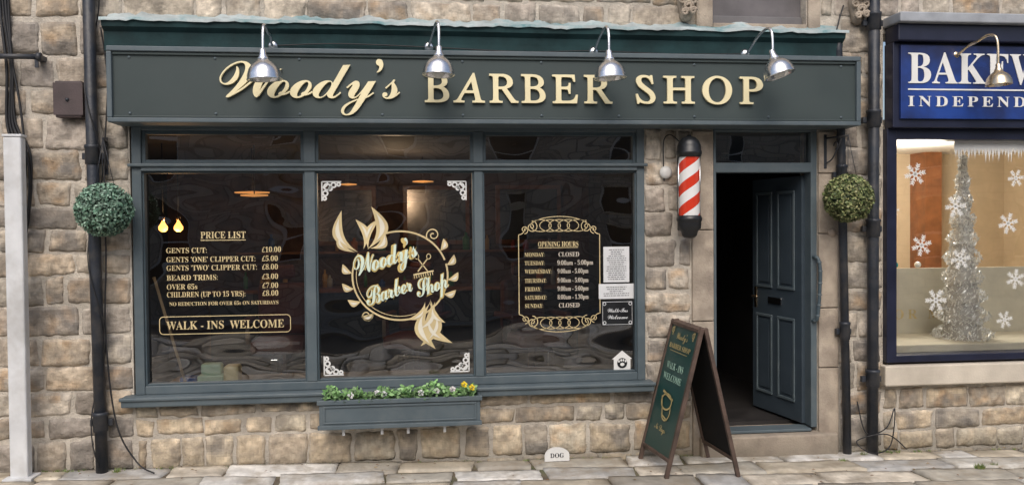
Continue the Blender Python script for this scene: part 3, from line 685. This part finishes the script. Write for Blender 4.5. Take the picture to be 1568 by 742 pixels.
# ------------------------------------------------------------------ topiary balls
def leafball(name,c,r,pal,n,seed,bx,bz):
    random.seed(seed);e=empty(name)
    bm=bmesh.new();bmesh.ops.create_icosphere(bm,subdivisions=3,radius=r*.86)
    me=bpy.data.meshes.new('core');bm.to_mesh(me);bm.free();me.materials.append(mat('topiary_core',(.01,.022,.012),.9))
    o=link(bpy.data.objects.new('core',me),e);o.location=c
    v=[];f=[];cl=[];C=Vector(c)
    for i in range(n):
        d=Vector((random.gauss(0,1),random.gauss(0,1),random.gauss(0,1))).normalized()
        nz=noise.noise(d*3.5+Vector((seed,0,0)))
        rr=r*(random.uniform(.86,1.0)+.05*nz);p=C+d*rr
        nn=(d+Vector((random.uniform(-1,1),random.uniform(-1,1),random.uniform(-1,1)))*.8).normalized()
        a=nn.orthogonal().normalized();a.rotate(Matrix.Rotation(random.uniform(0,6.28),3,nn));b_=nn.cross(a)
        s=random.uniform(.009,.015);b0=len(v)
        v+=[tuple(p-a*s),tuple(p+b_*s*.6),tuple(p+a*s),tuple(p-b_*s*.6)];f.append((b0,b0+1,b0+2,b0+3))
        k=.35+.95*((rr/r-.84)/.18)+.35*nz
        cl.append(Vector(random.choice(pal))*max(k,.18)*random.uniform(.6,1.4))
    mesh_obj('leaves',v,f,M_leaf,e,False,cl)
    br=empty('hanging_bracket')
    box('back_plate',bx-.012,bx+.012,-.035,-.015,bz-.28,bz,M_pipe,br,.003)
    tube('arm',[(bx,-.02,bz-.03),(c[0],c[1],bz-.03)],.008,M_pipe,br,8)
    tube('stay',smooth_path([(bx,-.02,bz-.24),(bx+(c[0]-bx)*.35,c[1]*.4,bz-.2),(bx+(c[0]-bx)*.7,c[1]*.75,bz-.05)],6),.006,M_pipe,br,8)
    tube('scroll',[(bx+(c[0]-bx)*.5,c[1]*.5+.03*math.cos(a*.5),bz-.1+.03*math.sin(a*.5)) for a in range(11)],.005,M_pipe,br,6)
    for q in range(3):
        a=q*2.09;tube('chain',[(c[0],c[1],bz-.03),(c[0]+.07*math.cos(a),c[1]+.07*math.sin(a),c[2]+r*.93)],.0025,M_pipe,e,5)
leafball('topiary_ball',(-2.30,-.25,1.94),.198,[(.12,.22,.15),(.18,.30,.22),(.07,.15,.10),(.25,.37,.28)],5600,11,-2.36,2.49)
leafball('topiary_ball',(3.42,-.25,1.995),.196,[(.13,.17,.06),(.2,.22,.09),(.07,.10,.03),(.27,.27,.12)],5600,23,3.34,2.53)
# ------------------------------------------------------------------ barber pole
e=empty('barber_pole')
c=(2.116,-.2,0)
lathe('glass_tube',[(.083,-.27),(.083,.27)],M_pole,e,(c[0],c[1],2.096),seg=48)
lathe('top_cap',[(.0,.155),(.015,.155),(.02,.145),(.05,.135),(.08,.105),(.092,.07),(.094,.03),(.10,.025),(.10,.0),(.094,-.005),(.094,-.02),(.083,-.022)],M_black,e,(c[0],c[1],2.35),seg=40)
lathe('bottom_cap',[(.0,-.165),(.04,-.16),(.06,-.14),(.065,-.11),(.09,-.085),(.094,-.05),(.094,-.03),(.10,-.025),(.10,.0),(.094,.005),(.094,.015),(.083,.017)],M_black,e,(c[0],c[1],1.85),seg=40)
for z in(2.36,1.83):
    box('bracket',c[0]-.03,c[0]+.03,c[1]+.06,-.03,z-.02,z+.02,M_black,e,.005)
box('backplate',c[0]-.045,c[0]+.045,-.045,-.03,1.75,2.43,M_black,e,.005)
for s in(-1,1): tube('chrome_rod',[(c[0]+s*.088,c[1],2.34),(c[0]+s*.088,c[1],1.86)],.005,M_chrome,e,8)
tube('cable',smooth_path([(2.10,-.12,2.42),(2.02,-.05,2.52),(1.96,-.04,2.48),(1.955,-.04,2.3),(1.96,-.04,2.15)],8),.005,M_cable,e,6)
e=empty('alarm_box');lathe('body',[(0,.03),(.03,.028),(.05,.015),(.052,0)],M_plastic,e,(1.975,-.035,2.22),(math.pi/2,0,0),24)
e=empty('door_bell');lathe('body',[(0,.02),(.02,.018),(.034,.01),(.036,0)],mat('bell_stone',(.4,.32,.25),.6),e,(3.40,-.028,1.72),(math.pi/2,0,0),20)
# ------------------------------------------------------------------ flower box
e=empty('flower_box')
a,b_,z0,z1=-.784,.433,.275,.49
box('front',a,b_,-.25,-.235,z0,z1,M_frame,e,.003);box('back',a,b_,-.065,-.05,z0,z1,M_frame,e,.003)
box('side_l',a,a+.015,-.235,-.065,z0,z1,M_frame,e);box('side_r',b_-.015,b_,-.235,-.065,z0,z1,M_frame,e);box('bottom',a+.015,b_-.015,-.235,-.065,z0,z0+.015,M_frame,e)
box('rim',a-.015,b_+.015,-.265,-.225,z1-.03,z1+.004,M_frame,e,.004);box('base_rim',a-.012,b_+.012,-.262,-.23,z0-.004,z0+.028,M_frame,e,.004)
for p,q,r,s in[(a+.03,b_-.03,z1-.055,z1-.04),(a+.03,b_-.03,z0+.04,z0+.052),(a+.03,a+.045,z0+.052,z1-.055),(b_-.045,b_-.03,z0+.052,z1-.055)]: box('bead',p,q,-.258,-.25,r,s,M_frame,e,.003)
box('soil',a+.016,b_-.016,-.234,-.066,z1-.08,z1-.02,M_soil,e)
for x in(-.61,-.32,-.12,.16):
    box('bracket',x-.012,x+.012,-.2,-.03,z0-.03,z0-.004,M_galv,e,.002);box('bracket_leg',x-.01,x+.01,-.2,-.18,z0-.065,z0-.03,M_galv,e,.002)
random.seed(5);v=[];f=[];cl=[]
pn=empty('pansy_plants')
for i in range(1700):
    x=random.uniform(a+.03,b_-.02);hmax=.05+.10*max(0,noise.noise((x*6,0,3))+.35)
    y=random.uniform(-.26,-.06);z=z1-.02+random.uniform(0,hmax)
    s=random.uniform(.012,.026);p=Vector((x,y,z));nn=Vector((random.uniform(-.8,.8),random.uniform(-1,.3),random.uniform(.1,1))).normalized()
    u=nn.orthogonal().normalized();u.rotate(Matrix.Rotation(random.uniform(0,6.28),3,nn));w2=nn.cross(u);b0=len(v)
    v+=[tuple(p-u*s),tuple(p-u*s*.2+w2*s*.55),tuple(p+u*s*.6+w2*s*.4),tuple(p+u*s),tuple(p+u*s*.6-w2*s*.4),tuple(p-u*s*.2-w2*s*.55)]
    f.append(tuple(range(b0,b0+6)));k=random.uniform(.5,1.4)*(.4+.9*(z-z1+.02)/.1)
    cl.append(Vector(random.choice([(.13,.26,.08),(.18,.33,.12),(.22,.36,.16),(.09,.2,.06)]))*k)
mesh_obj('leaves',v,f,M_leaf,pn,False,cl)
v=[];f=[];cl=[]
fl=[(.31,.605,(.8,.6,.03)),(.37,.58,(.8,.6,.03)),(.22,.57,(.75,.72,.7)),(-.35,.56,(.7,.7,.72)),(-.30,.55,(.7,.7,.72)),(-.02,.55,(.72,.72,.72)),(-.55,.545,(.7,.7,.7)),(.10,.56,(.7,.7,.7))]
for (x,z,col) in fl:
    for k in range(5):
        an=k*1.2566+.3;p=Vector((x+.014*math.cos(an),-.23-random.uniform(0,.03),z-.02+.014*math.sin(an)))
        b0=len(v)
        for t in range(8):
            q=t*.7854;v.append((p.x+.012*math.cos(q),p.y+.004*math.sin(q*2),p.z+.011*math.sin(q)))
        f.append(tuple(range(b0,b0+8)));cl.append(Vector(col)*random.uniform(.8,1.1))
    b0=len(v)
    for t in range(8): v.append((x+.005*math.cos(t*.785),-.27,z-.02+.005*math.sin(t*.785)))
    f.append(tuple(range(b0,b0+8)));cl.append(Vector((.06,.01,.08)))
mesh_obj('flowers',v,f,M_petal,pn,False,cl)
# ------------------------------------------------------------------ sandwich board
e=empty('sandwich_board')
gz=-.10
tf=Vector((2.03,-.09,1.035));tn=Vector((2.085,-.60,1.02))
lf=Vector((1.73,-.10,gz));ln=Vector((1.79,-.61,gz-.0));rf=Vector((2.30,-.09,gz));rn=Vector((2.345,-.62,gz))
def side(tag,t0,t1,b0,b1,mboard,off):
    beam('leg_%s_far'%tag,t0,b0,.036,.03,M_wood,e,up=(1,0,0));beam('leg_%s_near'%tag,t1,b1,.036,.03,M_wood,e,up=(1,0,0))
    beam('top_%s'%tag,t0+(b0-t0)*.02,t1+(b1-t1)*.02,.045,.028,M_wood,e,up=(0,0,1));beam('rail_%s'%tag,t0+(b0-t0)*.88,t1+(b1-t1)*.88,.04,.026,M_wood,e,up=(0,0,1))
    pa=[t0+(b0-t0)*.03,t1+(b1-t1)*.03,t1+(b1-t1)*.88,t0+(b0-t0)*.88]
    nrm=(pa[1]-pa[0]).cross(pa[3]-pa[0]).normalized()
    v=[tuple(p+nrm*.006) for p in pa]+[tuple(p-nrm*.006) for p in pa]
    mesh_obj('panel_%s'%tag,v,[(0,1,2,3),(7,6,5,4),(0,4,5,1),(1,5,6,2),(2,6,7,3),(3,7,4,0)],mboard,e)
    return nrm
d0=Vector((.03,0,0))
nl=side('left',tf-d0*.3,tn-d0*.3,lf,ln,M_board,0)
side('right',tf+d0*.5,tn+d0*.5,rf,rn,M_matte,0)
O=tf-d0*.3;ex=(tn-tf).normalized();ez=((tf-d0*.3)-lf).normalized()
ny=ex.cross(ez).normalized()
bt=bpy.data.objects.new('board_lettering',None);link(bt,e)
mm=Matrix.Identity(4)
for i in range(3):
    mm[i][0]=ex[i];mm[i][1]=-ny[i];mm[i][2]=ez[i];mm[i][3]=O[i]
bt.matrix_world=mm
def bl(s,mode,xc,z,cap,mt,wd): txt(s,mode,xc-wd/2,z,cap,-.013,mt,bt,x1=xc+wd/2,sp=.9 if mode=='s' else 1)
W2=.51
M_goldd=mat('board_gold',(.42,.33,.14),.5,bump=0);M_mintd=mat('board_mint',(.32,.50,.40),.5,bump=0)
bl("Woody's",'s',W2/2,-.14,.055,M_goldd,.2);bl("BARBER SHOP",'b',W2/2,-.22,.038,M_goldd,.38)
bl("WALK - INS",'b',W2/2,-.38,.05,M_mintd,.30);bl("WELCOME",'b',W2/2,-.47,.05,M_mintd,.33)
bl("No Dogs",'s',W2/2,-.86,.05,M_goldd,.2)
Fb=Flat();yy=-.013
Fb.ell(W2/2,-.63,.09,.06,.014,yy);Fb.ell(W2/2+.03,-.7,.07,.07,.012,yy,3.5,7.);Fb.rib([(W2/2-.1,-.56),(W2/2+.1,-.6)],.02,yy);Fb.rib([(W2/2-.1,-.6),(W2/2-.02,-.74),(W2/2+.08,-.76)],.014,yy);Fb.rib([(.1,-.24),(.41,-.24)],.004,yy)
for sx in(0.07,.44):
    for dx in(0,.02): Fb.rib([(sx+dx,-.05),(sx+dx*.5,-.12)],.008,yy,taper=True)
    Fb.ell(sx,-.08,.02,.02,.006,yy)
Fb.obj('board_ornament',M_goldd,bt)
# ------------------------------------------------------------------ dog sign at wall foot
e=empty('dog_bowl_sign')
xx=1.05
prof2=[(-.10,-.0),(.10,0),(.10,.05)]+[(.10*math.cos(t*math.pi/10),.05+.06*math.sin(t*math.pi/10)) for t in range(1,10)]+[(-.10,.05)]
gg=g(xx)+.005
v=[(xx+p,-.12,gg+z) for p,z in prof2]+[(xx+p*.9,-.08,gg+z*.95) for p,z in prof2];n=len(prof2)
mesh_obj('slab',v,[tuple(range(n)),tuple(reversed(range(n,2*n)))]+[(i,i+n,(i+1)%n+n,(i+1)%n) for i in range(n)],M_plastic,e)
txt("DOG",'b',xx-.055,gg+.03,.035,-.123,M_pipe,e,x1=xx+.055)
# ------------------------------------------------------------------ neighbour shop
nb=empty('neighbour_shop_building')
box('fascia_cap',3.86,6.95,-.26,-.001,3.42,3.50,mat('grey_lead_cap',(.33,.35,.38),.5,var=.2),nb,.01)
box('fascia_under',3.88,6.93,-.2,-.001,3.28,3.42,M_navy,nb,.01)
box('fascia_frame',3.875,6.93,-.13,-.001,2.58,3.28,M_navy,nb,.006)
box('sign_board',3.93,6.88,-.155,-.13,2.65,3.255,M_blue,nb,.004)
txt("BAKEWELL",'b',0,0,.26,-.16,M_white,nb,'sign_letters',fit=(3.99,5.85,2.935,3.195),ext=.003,sp=1.02)
txt("INDEPENDENT",'b',0,0,.08,-.16,M_white,nb,'sign_letters_small',fit=(3.99,5.45,2.75,2.835),ext=.002,sp=1.4)
box('sign_rule',3.99,5.85,-.16,-.156,2.885,2.897,M_white,nb)
box('frame_l',3.866,3.955,-.06,.1,.62,2.58,M_navy,nb,.006);box('frame_r',6.8,6.9,-.06,.1,.62,2.58,M_navy,nb,.006)
box('frame_t',3.955,6.8,-.055,.1,2.49,2.58,M_navy,nb,.006);box('frame_b',3.955,6.8,-.055,.1,.62,.68,M_navy,nb,.006);box('frame_m',5.4,5.47,-.05,.1,.68,2.49,M_navy,nb,.006)
pane('pane',3.96,6.79,.04,.68,2.49,M_glass2,nb)
box('stone_sill',3.83,6.95,-.10,.1,.43,.60,M_cream,nb,.012)
box('room_back',3.7,7,2.6,2.7,.4,2.7,M_beige,nb);box('room_left',3.75,3.86,.301,2.6,.4,2.7,M_beige,nb);box('room_right',6.95,7.05,.301,2.6,.4,2.7,M_beige,nb)
box('room_floor',3.86,6.95,.301,2.6,.4,.5,M_beige,nb);box('room_ceiling',3.86,6.95,.301,2.6,2.6,2.7,M_white,nb)
box('display_base',3.96,6.8,.11,.8,.5,.74,M_frost,nb,.01)
box('display_back',3.96,6.8,.80,.83,.5,1.36,M_frost,nb)
box('picture_frame',4.95,5.45,2.56,2.595,1.30,1.80,M_black,nb,.01)
box('pillar',5.75,5.95,2.3,2.595,.5,2.6,M_counter,nb)
for k in range(14): box('bottle',5.0+k*.03,5.02+k*.03,2.54,2.56,1.42,1.42+random.uniform(.06,.18),random.choice(PM),nb)
plight('ceiling_spot',(5.0,1.3,2.35),70,(1,.9,.75),.25)
txt("TAILOR MADE",'b',4.0,.88,.09,.796,M_vinylgold,nb,x1=5.3,sp=1.5)
def flake(x,z,r,rot):
    Fs=Flat()
    for k in range(6):
        a=rot+k*math.pi/3
        def T(u,w_): return (x+u*math.cos(a)-w_*math.sin(a),z+u*math.sin(a)+w_*math.cos(a))
        Fs.rib([T(0,0),T(r,0)],r*.12,.034)
        for u in(.4,.65,.85):
            for s in(-1,1): Fs.rib([T(r*u,0),T(r*(u+.22),s*r*.24*(1.25-u*.6))],r*.09,.032)
    Fs.ell(x,z,r*.2,r*.2,r*.09,.031)
    Fs.obj('snowflake_sticker',M_white,None)
for a in[(4.175,2.205,.09,.2),(4.545,1.93,.09,.1),(4.235,1.60,.085,.3),(4.365,1.13,.09,.0),(5.03,1.78,.085,.25),(5.10,2.17,.07,.1),(4.59,1.48,.085,.15),(5.1,1.3,.08,.4),(3.98,1.9,.05,.1),(5.0,.95,.07,.2),(6.0,1.5,.1,.2),(5.8,2.1,.09,.3)]: flake(*a)
random.seed(9);v=[];f=[]
x=4.53
while x<6.75:
    wd=random.uniform(.02,.045);hh=random.uniform(.05,.13);b0=len(v)
    v+=[(x,.033,2.49),(x+wd,.033,2.49),(x+wd,.033,2.42),(x+wd*.62,.033,2.42-hh*.6),(x+wd*.5,.033,2.42-hh),(x+wd*.38,.033,2.42-hh*.6),(x,.033,2.42)];f.append(tuple(range(b0,b0+7)));x+=wd
mesh_obj('icicle_garland',v,f,M_white,None)
v=[];f=[]
e=empty('tinsel_christmas_tree')
bx,by,z0,z1=4.88,.42,.74,2.40
for i in range(5200):
    t=random.random()**1.3;rad=(.20*(1-t)+.022)*(1+.22*math.sin(t*60));an=random.uniform(0,6.283)
    p=Vector((bx+rad*math.cos(an)*random.uniform(.75,1),by+rad*math.sin(an),z0+(z1-z0)*t));s=random.uniform(.008,.024)
    nn=Vector((random.uniform(-1,1),random.uniform(-1,1),random.uniform(-1,1))).normalized();u=nn.orthogonal();w2=nn.cross(u);b0=len(v)
    v+=[tuple(p-u*s),tuple(p+w2*s*.25),tuple(p+u*s),tuple(p-w2*s*.25)];f.append((b0,b0+1,b0+2,b0+3))
mesh_obj('tinsel',v,f,M_tinsel,e)
lathe('cone',[(.16,0),(.02,1.6),(0,1.64)],mat('tree_core',(.5,.5,.5),.5,metal=.2),e,(bx,by,z0),seg=24)
for nm,xx_,mm_ in(('bauble',4.45,mat('teal_bauble',(.02,.35,.4),.2,metal=.6)),('bauble',4.68,M_tinsel)):
    e=empty(nm);lathe('ball',[(0,-.03)]+[(.03*math.cos(math.radians(t)),.03*math.sin(math.radians(t))) for t in range(-75,76,15)]+[(0,.03)],mm_,e,(xx_,.78,1.395),seg=20)
# ------------------------------------------------------------------ ground
def sheet(name,x0,x1,y0,y1,dz,mt):
    return mesh_obj(name,[(x0,y0,g(x0)+dz),(x1,y0,g(x1)+dz),(x1,y1,g(x1)+dz),(x0,y1,g(x0)+dz)],[(0,1,2,3)],mt)
sheet('ground',-150,150,-150,150,-.16,M_dirt)
sheet('road',-60,60,-9.5,-5.9,-.12,M_asph)
pv=empty('pavement')
o=sheet('pavement_bed',-8,9,-5.76,.02,-.022,M_dirt);o.parent=pv
for nm,ya,yb in(('kerb',-5.90,-5.76),('kerb_far',-9.64,-9.5)):
    x=-10
    while x<12:
        b_=x+.9
        v=[(p,q,g(p)+z) for p in(x+.004,b_-.004) for q in(ya,yb) for z in(-.2,.0)]
        o=mesh_obj(nm,v,[(0,1,3,2),(4,6,7,5),(0,4,5,1),(2,3,7,6),(0,2,6,4),(1,5,7,3)],M_dress,pv);x=b_
o=sheet('far_pavement',-60,60,-12.2,-9.64,-.01,M_flag);o.parent=pv
ca=o.data.color_attributes.new('Col','FLOAT_COLOR','CORNER')
for q in ca.data:q.color=(.42,.4,.36,1)
random.seed(21)
PF=[(.60,.58,.53),(.46,.43,.37),(.64,.62,.58),(.54,.48,.38),(.44,.43,.41),(.60,.54,.45),(.36,.33,.28)]
v=[];f=[];cl=[]
y=-.005
while y>-5.74:
    d=random.uniform(.22,.42) if y>-1.2 else random.uniform(.4,.6);y1=max(y-d,-5.755)
    if y1<-5.5:y1=-5.755
    x=-8+random.uniform(0,.4);res=.05 if y>-1.2 else .2
    while x<9:
        wd=random.uniform(.32,.85);gp=random.uniform(.006,.016)
        tz=random.uniform(-.008,.008);ta=random.uniform(-.012,.012);tb=random.uniform(-.018,.018)
        jx=[random.uniform(-.022,.022) for _ in range(4)];jy=[random.uniform(-.018,.018) for _ in range(4)]
        nx=max(3,int(wd/res));ny_=max(3,int(d/res));b0=len(v);sd=random.uniform(0,99)
        for iy in range(-1,ny_+2):
            for ix in range(-1,nx+2):
                ux=min(max(ix/nx,0),1);uy=min(max(iy/ny_,0),1)
                X=x+gp+(wd-2*gp)*ux+(jx[0]*(1-ux)*(1-uy)+jx[1]*ux*(1-uy)+jx[2]*ux*uy+jx[3]*(1-ux)*uy)
                Yy=y-gp-(y-y1-2*gp)*uy+(jy[0]*(1-ux)*(1-uy)+jy[1]*ux*(1-uy)+jy[2]*ux*uy+jy[3]*(1-ux)*uy)
                Yy=min(Yy,-.002)
                ed=ix<0 or iy<0 or ix>nx or iy>ny_
                rim=(ix in(0,nx) or iy in(0,ny_))
                if rim or ed: X+=.014*noise.noise((X*20,Yy*20,sd));Yy+=.014*noise.noise((X*20,Yy*20,sd+5))
                z=g(X)+tz+ta*(ux-.5)+tb*(uy-.5)+.006*noise.noise((X*6,Yy*6,sd))-(.004 if rim else 0)
                v.append((X,Yy,z-.03 if ed else z))
        W=nx+3;col=Vector(random.choice(PF))*random.uniform(.85,1.1)
        for iy in range(ny_+2):
            for ix in range(nx+2):
                q=b0+iy*W+ix;f.append((q,q+W,q+W+1,q+1));cl.append(col*(1+.25*noise.noise((ix*.3+sd,iy*.3,1))))
        x+=wd
    y=y1
mesh_obj('flagstones',v,f,M_flag,pv,True,cl)
# weeds along wall foot and joints
v=[];f=[];cl=[];random.seed(4)
def tuft(x,y,n,h):
    for i in range(n):
        a=random.uniform(0,6.28);l=random.uniform(.3,1)*h;px=x+random.gauss(0,h*.35);py=min(y+random.gauss(0,h*.2),-.03)
        z=g(px)-.01;dx=math.cos(a)*l*.5;dy=math.sin(a)*l*.5;wv=.004;b0=len(v)
        v.extend([(px-wv,py,z),(px+wv,py,z),(px+dx,py+dy,z+l)]);f.append((b0,b0+1,b0+2));cl.append(Vector(random.choice([(.1,.16,.04),(.15,.2,.05),(.2,.2,.07)])))
tuft(4.35,-.55,140,.05);tuft(4.5,-.5,60,.04);tuft(3.6,-.15,60,.05);tuft(3.35,-.3,50,.04);tuft(-2.3,-.1,40,.04)
for i in range(110): tuft(random.uniform(-3.2,5.2),-.03-abs(random.gauss(0,.02)),7,.028)
mesh_obj('weeds',v,f,M_leaf,None,False,cl)
random.seed(8);v=[];f=[];cl=[]
for i in range(110):
    x=random.uniform(-3.2,5.2);y=-random.uniform(.03,1.2)**1.2;s=random.uniform(.008,.02);a=random.uniform(0,6.28);b0=len(v);z=g(x)+.014
    v+=[(x+s*math.cos(a),y+s*math.sin(a),z),(x-s*.4*math.sin(a),y+s*.4*math.cos(a),z+.006),(x-s*math.cos(a),y-s*math.sin(a),z),(x+s*.4*math.sin(a),y-s*.4*math.cos(a),z+.003)];f.append((b0,b0+1,b0+2,b0+3));cl.append(Vector(random.choice([(.2,.1,.04),(.14,.08,.04),(.25,.17,.07)])))
mesh_obj('fallen_leaves',v,f,M_leaf,None,False,cl)
# ------------------------------------------------------------------ building across the street (behind the camera, seen in the glass)
ob=empty('terrace_building_opposite')
def brick_mat():
    m=bpy.data.materials.new('opposite_coursed_stone');N,L=nodes(m);b=N['Principled BSDF'];b.inputs['Roughness'].default_value=.9
    tc=N.new('ShaderNodeTexCoord');mp=N.new('ShaderNodeMapping');mp.inputs['Rotation'].default_value=(math.pi/2,0,0);L.new(tc.outputs['Object'],mp.inputs[0])
    br=N.new('ShaderNodeTexBrick');br.inputs['Scale'].default_value=1;br.inputs['Brick Width'].default_value=.42;br.inputs['Row Height'].default_value=.2;br.inputs['Mortar Size'].default_value=.02
    br.inputs['Color1'].default_value=(.56,.50,.42,1);br.inputs['Color2'].default_value=(.34,.30,.26,1);br.inputs['Mortar'].default_value=(.25,.23,.20,1)
    L.new(mp.outputs[0],br.inputs[0]);L.new(br.outputs[0],b.inputs['Base Color']);return m
M_opp=brick_mat()
XS=[-14+i*2.6 for i in range(12)]
def owall(a,b_,c,d): box('wall',a,b_,-12.6,-12.2,c,d,M_opp,ob)
owall(-16,18,-1,.9);owall(-16,18,2.3,3.1);owall(-16,18,4.5,5.3)
for z0,z1 in((.9,2.3),(3.1,4.5)):
    prev=-16
    for x in XS:
        owall(prev,x,z0,z1);prev=x+1.05
        box('window_glass',x,x+1.05,-12.5,-12.45,z0,z1,M_black,ob)
        for (p,q,r,s) in[(x,x+.08,z0,z1),(x+.97,x+1.05,z0,z1),(x+.08,x+.97,z0,z0+.08),(x+.08,x+.97,z1-.08,z1),(x+.08,x+.97,(z0+z1)/2-.04,(z0+z1)/2+.04)]: box('sash',p,q,-12.45,-12.38,r,s,M_white,ob)
        box('sill',x-.1,x+1.15,-12.19,-12.05,z0-.12,z0,M_dress,ob)
    owall(prev,18,z0,z1)
mesh_obj('roof',[(-16,-12.0,5.3),(18,-12.0,5.3),(18,-14.5,6.5),(-16,-14.5,6.5),(-16,-17,5.3),(18,-17,5.3)],[(0,1,2,3),(3,2,5,4)],mat('slate',(.06,.06,.07),.6),ob)
S.view_settings.view_transform='Standard';S.view_settings.look='None';S.view_settings.exposure=0
